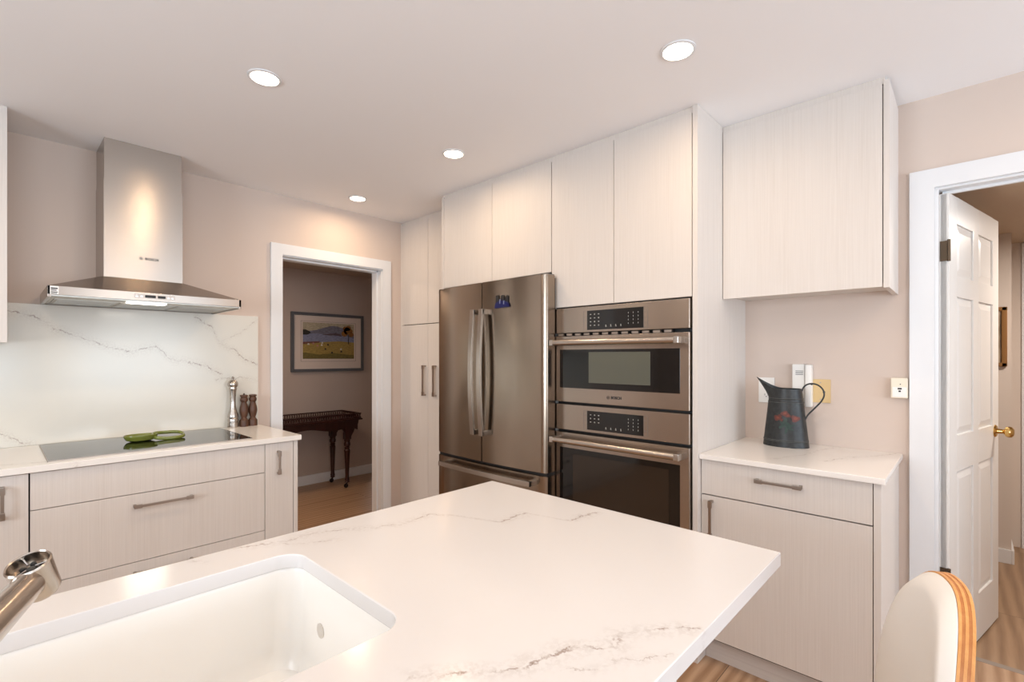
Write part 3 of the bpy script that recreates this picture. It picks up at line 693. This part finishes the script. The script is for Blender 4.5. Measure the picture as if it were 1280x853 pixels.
for tt in (.10, .12, .765, .835):
    link('painted_band', M().tube([psurf(2 * math.pi * i / 48, tt, .0012) for i in range(48)], .0009, 6, closed=True), BANDM, body)
m = M()
def blob(ang, tt, r, mi, sq=1, rot=0):
    c = psurf(ang, tt, .0009); T = (psurf(ang + .02, tt) - psurf(ang - .02, tt)).normalized(); U_ = Vector((0, 0, 1)); Nn = T.cross(U_).normalized()
    if (c - PC).dot(Nn) < 0: Nn = -Nn
    bmx = bmesh.new(); vs = []
    for i in range(12):
        a = 2 * math.pi * i / 12; rr = r * (1 + .18 * math.sin(3 * a + tt * 40)); dx, dz = rr * math.cos(a), rr * sq * math.sin(a)
        dx, dz = dx * math.cos(rot) - dz * math.sin(rot), dx * math.sin(rot) + dz * math.cos(rot)
        vs.append(bmx.verts.new(psurf(ang, tt, .0007 + .0004 * mi) + T * dx + U_ * dz))
    f = bmx.faces.new(vs); ex = bmesh.ops.extrude_face_region(bmx, geom=[f]); 
    for v in [g for g in ex['geom'] if isinstance(g, bmesh.types.BMVert)]: v.co += Nn * .0006
    bmesh.ops.recalc_face_normals(bmx, faces=bmx.faces[:]); m.put(bmx, mi)
A0 = 1.85 - .10                                                       # angle of the side that faces the room
for da, tt, r in ((-.42, .50, .016), (-.30, .53, .010), (-.05, .58, .016), (.12, .55, .012), (.50, .50, .019), (.38, .53, .010), (-.22, .47, .009)): blob(A0 + da, tt, r, 1, .8)
for da, tt, r, ro in ((-.05, .44, .020, .9), (.10, .40, .020, -.7), (-.18, .36, .018, .6), (.18, .33, .018, -.5), (.02, .30, .018, 1.4), (.30, .38, .013, .4), (-.02, .37, .014, 0), (-.22, .42, .012, 2)): blob(A0 + da, tt, r, 0, .30, ro)
for da, tt, r in ((-.40, .505, .007), (-.03, .585, .007), (.50, .505, .009), (.12, .55, .005)): blob(A0 + da, tt, r, 2, .8)
link('painted_flowers', m, [mat('leaf_green_paint', (38, 58, 50), .5), mat('flower_red_paint', (92, 46, 38), .5), mat('flower_orange_paint', (122, 60, 44), .5)], body, 'red flowers with green leaves painted on the side')
rb = psurf(math.pi, .98)
pts = [(rb.x, rb.y + .001, rb.z - .004), (rb.x, rb.y - .006, rb.z + .016), (rb.x, rb.y - .022, rb.z + .030), (rb.x, rb.y - .045, rb.z + .034), (rb.x, rb.y - .068, rb.z + .026), (rb.x, rb.y - .086, rb.z + .006), (rb.x, rb.y - .090, rb.z - .020), (rb.x, rb.y - .078, rb.z - .048), (rb.x, rb.y - .050, rb.z - .082), (rb.x, rb.y - .022, rb.z - .114), (rb.x, rb.y - .011, rb.z - .140)]
def smooth(pts, k=2):
    P = [Vector(p) for p in pts]
    for _ in range(k):
        Q = [P[0]]
        for a, b_ in zip(P, P[1:]): Q += [a.lerp(b_, .25), a.lerp(b_, .75)]
        P = Q + [P[-1]]
    return P
link('handle', M().tube(smooth(pts), .0035, 10, rs=None, flat=1).tube([(rb.x - .009, rb.y - .040, rb.z + .030), (rb.x + .009, rb.y - .040, rb.z + .030)], .004, 8).tube([(rb.x - .008, rb.y - .088, rb.z - .005), (rb.x + .008, rb.y - .088, rb.z - .005)], .004, 8), PM, h)

def plate(name, y0_, y1_, z0_, z1_, label, cat, mt):
    h = thing(name, (WB, (y0_ + y1_) / 2, (z0_ + z1_) / 2), label, cat)
    link('cover_plate', M().box((WB - .006, y0_, z0_), (WB - .0003, y1_, z1_), .002), mt, h); return h
h = plate('wall_outlet', .722, .797, 1.104, 1.232, 'white duplex power outlet on the wall behind the pitcher spout', 'outlet', WHITEP)
for zz in (1.143, 1.193):
    s = link('socket', M().prism(rrect(.7595 - .017, .7595 + .017, zz - .014, zz + .014, .009, 5), 0, WB - .0085, WB - .005), WHITEP, h)
    link('slots', M().box((WB - .0090, .7665 - .001, zz - .003), (WB - .008, .7665 + .001, zz + .006)).box((WB - .0090, .7525 - .001, zz - .003), (WB - .008, .7525 + .001, zz + .006)).box((WB - .0090, .7595 - .0022, zz - .010), (WB - .008, .7595 + .0022, zz - .006)), INK, s)
h = plate('switch_plate', .480, .562, 1.118, 1.230, 'plain tan wall plate on the wall, right of the white intercom', 'wall plate', BEIGEP)
link('screw', M().lathe([(.003, 0), (.003, .0012), (0, .0014)], (WB - .0072, .521, 1.214), 12, axis=0), NICKEL, h)
link('screw', M().lathe([(.003, 0), (.003, .0012), (0, .0014)], (WB - .0072, .521, 1.134), 12, axis=0), NICKEL, h)
h = thing('wall_intercom', (WB, .595, 1.20), 'tall white wall intercom with narrow handset, behind the pitcher handle', 'intercom')
link('housing', M().box((WB - .028, .583, 1.100), (WB - .0003, .637, 1.302), .004), WHITEP, h)
link('handset', M().box((WB - .040, .552, 1.096), (WB - .0003, .580, 1.300), .006), WHITEP, h)
m = M()
for i in range(4): m.box((WB - .0286, .589, 1.250 + i * .006), (WB - .027, .622, 1.2525 + i * .006))
link('speaker_slots', m, GREYP, h); link('button_strip', M().box((WB - .0290, .592, 1.236), (WB - .027, .630, 1.246), .0008), WHITEP, h)
h = thing('wall_sensor', (WB, .228, 1.20), 'small cream wall thermostat box beside the right door casing', 'thermostat')
link('housing', M().box((WB - .030, .194, 1.158), (WB - .0003, .252, 1.246), .004), CREAMP, h)
link('lower_panel', M().box((WB - .0315, .198, 1.163), (WB - .029, .246, 1.206), .001), WHITEP, h)
link('display', M().box((WB - .0325, .214, 1.196), (WB - .031, .228, 1.203), .0004).box((WB - .0325, .217, 1.185), (WB - .031, .225, 1.192), .0004).lathe([(.0022, 0), (.0022, .001), (0, .0012)], (WB - .0315, .219, 1.219), 10, axis=0), INK, h)

# ---------------------------------------------------------------- six-panel door standing open
DH = Vector((2.748, .080, .012)); dd = Vector((.976, -.219, 0)).normalized()
DM = Matrix(((dd.x, -dd.y, 0, DH.x), (dd.y, dd.x, 0, DH.y), (0, 0, 1, 0.012), (0, 0, 0, 1)))    # local x along the leaf, y across it
h = thing('panel_door', (2.775, .082, 0), 'white six-panel door standing open into the right passage', 'door')
W, HT, T2 = .775, 2.015, .0175
cols = ((.105, .345), (.43, .67)); rows = ((.215, .83), (.985, 1.585), (1.675, 1.90))
m = M().box((0, -.0095, 0), (W, .0095, HT), 0, mx=DM)
for a, b2 in ((0, .105), (.345, .43), (.67, W)): m.box((a, -T2, 0), (b2, T2, HT), .0025, mx=DM)
for a, b2 in ((0, .215), (.83, .985), (1.585, 1.675), (1.90, HT)): 
    for c0, c1 in ((.1045, .3455), (.4295, .6705)): m.box((c0, -T2 + .0002, a), (c1, T2 - .0002, b2), 0, mx=DM)
link('leaf', m, DOORM, h)
for ca, cb in cols:
    for ra, rb_ in rows:
        for s in (-1, 1):
            t = bmesh.new(); vs = []
            for ins, dep in ((.004, .0095), (.036, .0165), ):
                vs.append([t.verts.new((x, s * dep, z)) for x, z in ((ca + ins, ra + ins), (cb - ins, ra + ins), (cb - ins, rb_ - ins), (ca + ins, rb_ - ins))])
            for i in range(4): t.faces.new((vs[0][i], vs[0][(i + 1) % 4], vs[1][(i + 1) % 4], vs[1][i]))
            t.faces.new(vs[1]); t.faces.new(vs[0][::-1]); bmesh.ops.recalc_face_normals(t, faces=t.faces[:])
            link('raised_panel', M().put(t, 0, DM), DOORM, h, crease=3)
kn = []
for s in (-1, 1):
    prof = [(.031, 0), (.031, .003), (.026, .008), (.013, .011), (.0105, .030), (.014, .035), (.024, .041), (.0275, .052), (.0255, .062), (.016, .069), (0, .071)]
    link('knob', M().lathe([(r, hh) for r, hh in prof], (0, 0, 0), 28, mx=DM @ Matrix.Translation((.708, s * (T2 - .001), .955)) @ Matrix.Rotation(R(90 if s < 0 else -90), 4, 'X')), BRASS, h)
link('latch_plate', M().box((W - .0002, -.011, .925), (W + .0012, .011, .985), .0003, mx=DM), BRASS, h)
for zz in (1.73, .35):
    m = M().box((-.0015, -.0165, zz), (-.0001, .0120, zz + .085), .0006, mx=DM).lathe([(.006, -.003), (.006, .088), (0, .089)], (-.006, .0155 - .034, zz), 14, mx=DM)
    link('hinge', m, BRONZE, h)

# framed picture in the passage
h = thing('framed_picture', (4.5, .01, 1.28), 'gold-framed picture on the passage wall, half hidden by the open door', 'picture')
m = M().box((4.478, -.177, 1.275), (4.4995, -.150, 1.662), .004).box((4.478, .17, 1.275), (4.4995, .20, 1.662), .004).box((4.478, -.177, 1.275), (4.4995, .20, 1.300), .004).box((4.478, -.177, 1.637), (4.4995, .20, 1.662), .004)
link('frame', m, mat('antique_gold', (150, 108, 62), .4, .5), h)
AM = mat('faded_landscape', (170, 148, 124), .6); n_ = N(AM); n_.color(n_.ramp(n_.noise(n_.scale(n_.pos(), (1, 5, 9)), 1, 4), [(.3, (142, 124, 102)), (.7, (190, 172, 150))]))
link('picture', M().box((4.488, -.155, 1.295), (4.4995, .175, 1.640)), AM, h)

# ---------------------------------------------------------------- hall picture and console
h = thing('framed_picture', (2.48, 5.05, 1.18), 'grey-framed landscape print with lake, hill and autumn tree, above the mahogany table', 'picture')
px0, px1, pz0, pz1 = 2.072, 2.884, 1.182, 1.802; F_ = .030
m = M().box((px0, 5.022, pz0), (px0 + F_, 5.049, pz1), .003).box((px1 - F_, 5.022, pz0), (px1, 5.049, pz1), .003).box((px0 + F_, 5.022, pz0), (px1 - F_, 5.049, pz0 + F_), .003).box((px0 + F_, 5.022, pz1 - F_), (px1 - F_, 5.049, pz1), .003)
link('frame', m, mat('slate_grey_frame', (88, 90, 94), .45), h)
link('mat_board', M().box((px0 + F_ - .002, 5.034, pz0 + F_ - .002), (px1 - F_ + .002, 5.049, pz1 - F_ + .002)), mat('cream_mat_board', (214, 200, 190), .8), h)
ax0, ax1, az0, az1 = 2.195, 2.770, 1.318, 1.700
def art(name, c):
    m_ = mat(name, c, .8); n2 = N(m_); lo = tuple(int(x * .78) for x in c); hi = tuple(min(255, int(x * 1.15)) for x in c)
    n2.color(n2.ramp(n2.noise(n2.scale(n2.pos(), (30, 30, 90)), 1, 5, .7), [(.3, lo), (.7, hi)])); return m_
P2 = lambda u, v: (ax0 + u * (ax1 - ax0), az0 + v * (az1 - az0))
m = M()
def poly(pts, mi, lv): m.prism([P2(*p) for p in pts], 1, 5.0337 - .0003 * lv, 5.035, mi)
poly([(0, 0), (1, 0), (1, 1), (0, 1)], 0, 0)
poly([(0, .45), (1, .45), (1, .70), (.95, .78), (.8, .86), (.66, .92), (.55, .93), (.42, .88), (.25, .80), (.1, .76), (0, .74)], 1, 1)
poly([(0, .40), (1, .40), (1, .60), (.8, .66), (.55, .64), (.3, .70), (0, .70)], 2, 2)
poly([(.36, .67), (.48, .70), (.62, .73), (.72, .70), (.74, .64), (.6, .67), (.45, .665)], 3, 3)
poly([(0, .66), (.08, .66), (.15, .71), (.12, .76), (.05, .80), (0, .80)], 4, 3)
poly([(0, 0), (1, 0), (1, .47), (.7, .50), (.4, .47), (.2, .44), (0, .42)], 5, 3)
poly([(0, 0), (1, 0), (1, .10), (.6, .16), (.3, .12), (0, .18)], 6, 4)
poly([(0, .40), (.3, .45), (.32, .49), (.1, .47), (0, .46)], 7, 4)
poly([(.875, .42), (.895, .42), (.89, .70), (.88, .70)], 4, 5)
for cx, cy, r in ((.86, .80, .075), (.80, .72, .06), (.88, .88, .055), (.94, .70, .05), (.82, .86, .05), (.92, .80, .05)):
    poly([(cx + r * math.cos(a * .5236), cy + r * 1.4 * math.sin(a * .5236)) for a in range(12)], 8, 6 + int(cx * 10) % 3)
for cx, cy, mi in ((.36, .44, 9), (.35, .38, 9), (.19, .42, 10), (.10, .40, 9), (.73, .27, 9), (.735, .20, 4), (.42, .27, 4), (.55, .17, 4), (.47, .39, 4), (.27, .36, 10)):
    poly([(cx - .02, cy - .018), (cx + .02, cy - .018), (cx + .014, cy + .025), (cx - .01, cy + .03)], mi, 9)
link('print', m, [art('art_' + k, c) for k, c in (('sky', (176, 166, 142)), ('hill', (112, 110, 124)), ('lake', (128, 132, 156)), ('islet', (86, 72, 78)), ('dark', (44, 42, 34)), ('field', (158, 134, 72)), ('near_grass', (112, 100, 50)), ('hedge', (112, 74, 62)), ('autumn_leaf', (138, 92, 36)), ('white_figure', (206, 198, 180)), ('rose', (172, 122, 110)))], h)
m = M()
for a, b2, c, d in ((ax0 - .02, ax1 + .02, az0 - .028, az0 - .026), (ax0 - .02, ax1 + .02, az1 + .012, az1 + .014)): m.box((a, 5.0333, c), (b2, 5.0345, d))
for a in (ax0 - .02, ax1 + .018): m.box((a, 5.0333, az0 - .028), (a + .002, 5.0345, az1 + .014))
link('ruled_line', m, INK, h)

h = thing('console_table', (2.05, 4.8, 0), 'dark mahogany tray-top console table on casters against the hall wall', 'console table')
cx0, cx1, cy0, cy1 = 1.50, 2.615, 4.60, 5.00; tz = .705
link('tabletop', M().box((cx0 - .01, cy0 - .01, tz - .016), (cx1 + .01, cy1 + .01, tz), .004), MAHOG, h)
m = M(); z0_, z1_ = tz, tz + .055
for a, b2, c, d in ((cx0, cx1, cy0, cy0 + .012), (cx0, cx1, cy1 - .012, cy1), (cx0, cx0 + .012, cy0, cy1), (cx1 - .012, cx1, cy0, cy1)):
    m.box((a, c, z1_ - .010), (b2, d, z1_), .002).box((a, c, z0_), (b2, d, z0_ + .010), .001)
for i in range(46):
    x = cx0 + .012 + (cx1 - cx0 - .024) * i / 45
    for y in (cy0 + .006, cy1 - .006): m.tube([(x - .008, y, z0_ + .008), (x, y, z0_ + .027), (x + .008, y, z1_ - .008)], .0032, 5); m.tube([(x + .008, y, z0_ + .008), (x, y, z0_ + .027), (x - .008, y, z1_ - .008)], .0032, 5)
for i in range(1, 16):
    y = cy0 + (cy1 - cy0) * i / 16
    for x in (cx0 + .006, cx1 - .006): m.tube([(x, y - .008, z0_ + .008), (x, y + .008, z1_ - .008)], .0035, 5); m.tube([(x, y + .008, z0_ + .008), (x, y - .008, z1_ - .008)], .0035, 5)
link('gallery_rail', m, MAHOG, h)
def apron(xa, xb):
    n = 24; p = [(xa, tz - .016)]
    for i in range(n + 1):
        u = i / n; dz = .075 - .018 * math.cos(u * math.pi * 4) * (1 - abs(2 * u - 1) ** 4) + .03 * (abs(2 * u - 1) ** 10); p.append((xa + (xb - xa) * u, tz - .016 - dz))
    return p + [(xb, tz - .016)]
link('apron', M().prism(apron(cx0 + .03, cx1 - .03), 1, cy0 + .02, cy0 + .036).prism(apron(cx0 + .03, cx1 - .03), 1, cy1 - .036, cy1 - .02).box((cx1 - .05, cy0 + .03, tz - .10), (cx1 - .034, cy1 - .03, tz - .014)).box((cx0 + .034, cy0 + .03, tz - .10), (cx0 + .05, cy1 - .03, tz - .014)), MAHOG, h)
lp = [(.020, .055), (.024, .062), (.018, .070), (.024, .080), (.020, .095), (.019, .13), (.025, .30), (.030, .385), (.022, .398), (.030, .408), (.020, .418), (.031, .432), (.033, .455), (.026, .472), (.031, .480), (.031, .50)]
for lx in (cx1 - .135, cx0 + .135):
    for ly in (cy0 + .045, cy1 - .045):
        l = link('leg', M().lathe(lp, (lx, ly, 0), 20).box((lx - .031, ly - .031, .495), (lx + .031, ly + .031, tz - .015), .003), MAHOG, h)
        s = 1 if lx > 2 else -1
        link('bracket', M().prism([(lx + s * .030, tz - .016), (lx + s * .125, tz - .016), (lx + s * .115, tz - .06), (lx + s * .085, tz - .09), (lx + s * .065, tz - .14), (lx + s * .040, tz - .18), (lx + s * .030, tz - .20)], 1, ly - .014, ly + .014).prism([(lx - s * .030, tz - .016), (lx - s * .12, tz - .016), (lx - s * .10, tz - .07), (lx - s * .06, tz - .095), (lx - s * .030, tz - .14)], 1, ly - .012, ly + .012), MAHOG, l)
        link('caster', M().lathe([(.020, -.008), (.022, -.004), (.022, .004), (.020, .008)], (lx - .012, ly, .0225), 20, axis=1).tube([(lx, ly, .06), (lx - .004, ly, .045), (lx - .010, ly, .024)], .009, 10), mat('dark_caster', (30, 22, 20), .4, .3), l)

# chair whose dark rails stand in for dark bars at the far window
h = thing('dining_chair', (3.72, 6.2, 0), 'dark-framed chair standing in for dark bars at the bright window beyond the hall', 'chair')
for dx in (0, .44):
    for dy in (0, .42): link('leg', M().box((3.5 + dx, 6.0 + dy, 0), (3.54 + dx, 6.04 + dy, .44 if dy else 1.26), .004), MAHOG, h)
link('seat', M().box((3.49, 6.0, .44), (3.99, 6.46, .50), .02, seg=3), mat('pale_seat_fabric', (214, 210, 204), .9), h)
link('backrest', M().box((3.5, 6.005, 1.20), (3.98, 6.035, 1.27), .005).box((3.5, 6.005, .84), (3.98, 6.035, .98), .005), MAHOG, h)

# ---------------------------------------------------------------- bar stool at the island
def stool():
    c = Vector((1.108, .222, 0)); rot = Matrix.Translation(c) @ Matrix.Rotation(R(STOOL_ROT), 4, 'Z')
    h = thing('bar_stool', tuple(c), 'cream padded bar stool with plywood-edged curved back, at the island corner', 'stool')
    SZ = .535; top = STOOL_TOP
    def ring(r0, r1, half, z0_, drop, mi, m, ns=36, nz=24, puff=False):
        """one curved layer of the shell, straddling the back (-y), with a rounded upper outline"""
        t = bmesh.new(); g = {}
        for k, r in enumerate((r0, r1)):
            for i in range(ns + 1):
                s = i / ns * 2 - 1; an = R(half) * s
                zt = top - drop
                ztt = z0_ + (zt - z0_) * max(0, 1 - abs(s) ** 2.6) ** .5 if abs(s) < 1 else z0_
                ztt = max(ztt, z0_ + .01)
                for j in range(nz + 1):
                    v = j / nz; z = z0_ + (ztt - z0_) * v; lean = .012 * (z - SZ) / .375
                    if puff and k == 0: r = r1 - .002 - (r1 - r0) * (1 - abs(s) ** 5) ** .5 * (1 - abs(2 * v - 1) ** 8) ** .5
                    g[k, i, j] = t.verts.new((r * math.sin(an), -r * math.cos(an) + .15 - lean, z))
        for i in range(ns):
            for j in range(nz):
                t.faces.new((g[0, i, j], g[0, i + 1, j], g[0, i + 1, j + 1], g[0, i, j + 1])); t.faces.new((g[1, i, j], g[1, i, j + 1], g[1, i + 1, j + 1], g[1, i + 1, j]))
        for i in range(ns):
            for j in (0, nz): t.faces.new((g[0, i, j], g[1, i, j], g[1, i + 1, j], g[0, i + 1, j]))
        for j in range(nz):
            for i in (0, ns): t.faces.new((g[0, i, j], g[0, i, j + 1], g[1, i, j + 1], g[1, i, j]))
        bmesh.ops.remove_doubles(t, verts=t.verts[:], dist=1e-5); bmesh.ops.recalc_face_normals(t, faces=t.faces[:]); m.put(t, mi, rot)
    bk = M(); r = .34
    for k in range(5): ring(r + .0042 * k, r + .0042 * (k + 1), 32.5, SZ - .03, .0 + .001 * (k % 2), k % 2, bk)
    s = link('back_shell', bk, [PLYA, PLYB], h, 'layered orange plywood shell')
    pd = M(); ring(r - .028, r - .0005, 32.1, SZ, .003, 0, pd, puff=True)
    link('back_pad', pd, LEATHER, h, 'cream leather back pad', crease=70)
    link('seat', M().lathe([(.0, -.02), (.14, -.02), (.17, -.01), (.175, .01), (.16, .028), (.10, .036), (0, .038)], (0, 0, SZ), 40, mx=rot), LEATHER, h)
    link('seat_shell', M().lathe([(0, -.034), (.15, -.034), (.180, -.022), (.180, -.008), (.15, -.021), (0, -.021)], (0, 0, SZ), 40, mx=rot), PLYA, h)
    link('column', M().lathe([(.025, .02), (.025, SZ - .04)], (0, 0, 0), 20, mx=rot), STEEL_P, h)
    link('footrest', M().tube([(.14 * math.cos(a / 28 * 6.2832), .14 * math.sin(a / 28 * 6.2832), .26) for a in range(28)], .009, 10, closed=True, mx=rot).tube([(-.14, 0, .26), (.14, 0, .26)], .008, 10, mx=rot), STEEL_P, h)
    link('base', M().lathe([(0, 0), (.20, 0), (.20, .006), (.14, .014), (.03, .026), (0, .026)], (0, 0, .0005), 40, mx=rot), STEEL_P, h)
STOOL_ROT = 19; STOOL_TOP = .938
stool()

# ---------------------------------------------------------------- ceiling downlights
spots = [((.733, 2.027), 'lit round ceiling downlight over the island, leftmost of those in view'), ((1.685, .765), 'lit round ceiling downlight nearest the oven tower, rightmost and largest'),
         ((1.708, 2.038), 'lit round ceiling downlight in front of the refrigerator'), ((1.733, 3.099), 'lit round ceiling downlight in front of the doorway, smallest'),
         ((.733, .765), 'lit round ceiling downlight above the near side of the island'), ((-.35, 2.027), 'lit round ceiling downlight between the island and the left counter'),
         ((-.35, .765), 'lit round ceiling downlight above the sink end of the island'), ((.733, -.6), 'lit round ceiling downlight behind the island stool'), ((1.9, -.6), 'lit round ceiling downlight near the right door')]
first = None
for (x, y), lab in spots:
    if first is None:
        r = thing('ceiling_light', (x, y, CEIL), lab, 'ceiling light', 'recessed ceiling downlights'); first = r
        link('trim_ring', M().lathe([(.062, -.0005), (.0615, -.004), (.052, -.006), (.050, -.003)], (x, y, CEIL), 36), TRIM, r)
        link('lens', M().lathe([(0, -.0035), (.0505, -.0035), (.0505, -.001), (0, -.001)], (x, y, CEIL), 36), LENS, r)
    else:
        r = first.copy(); COL.objects.link(r); r.location = (x, y, CEIL); r['label'] = lab
        for ch in [c for c in first.children]:
            c = ch.copy(); COL.objects.link(c); c.parent = r
    area('downlight', (x, y, CEIL - .007), (0, 0, 0), .09, .09, DOWN_POWER, (1.0, .73, .47), 172, 'DISK')

for o in bpy.data.objects:
    if '_w' in o: del o['_w']
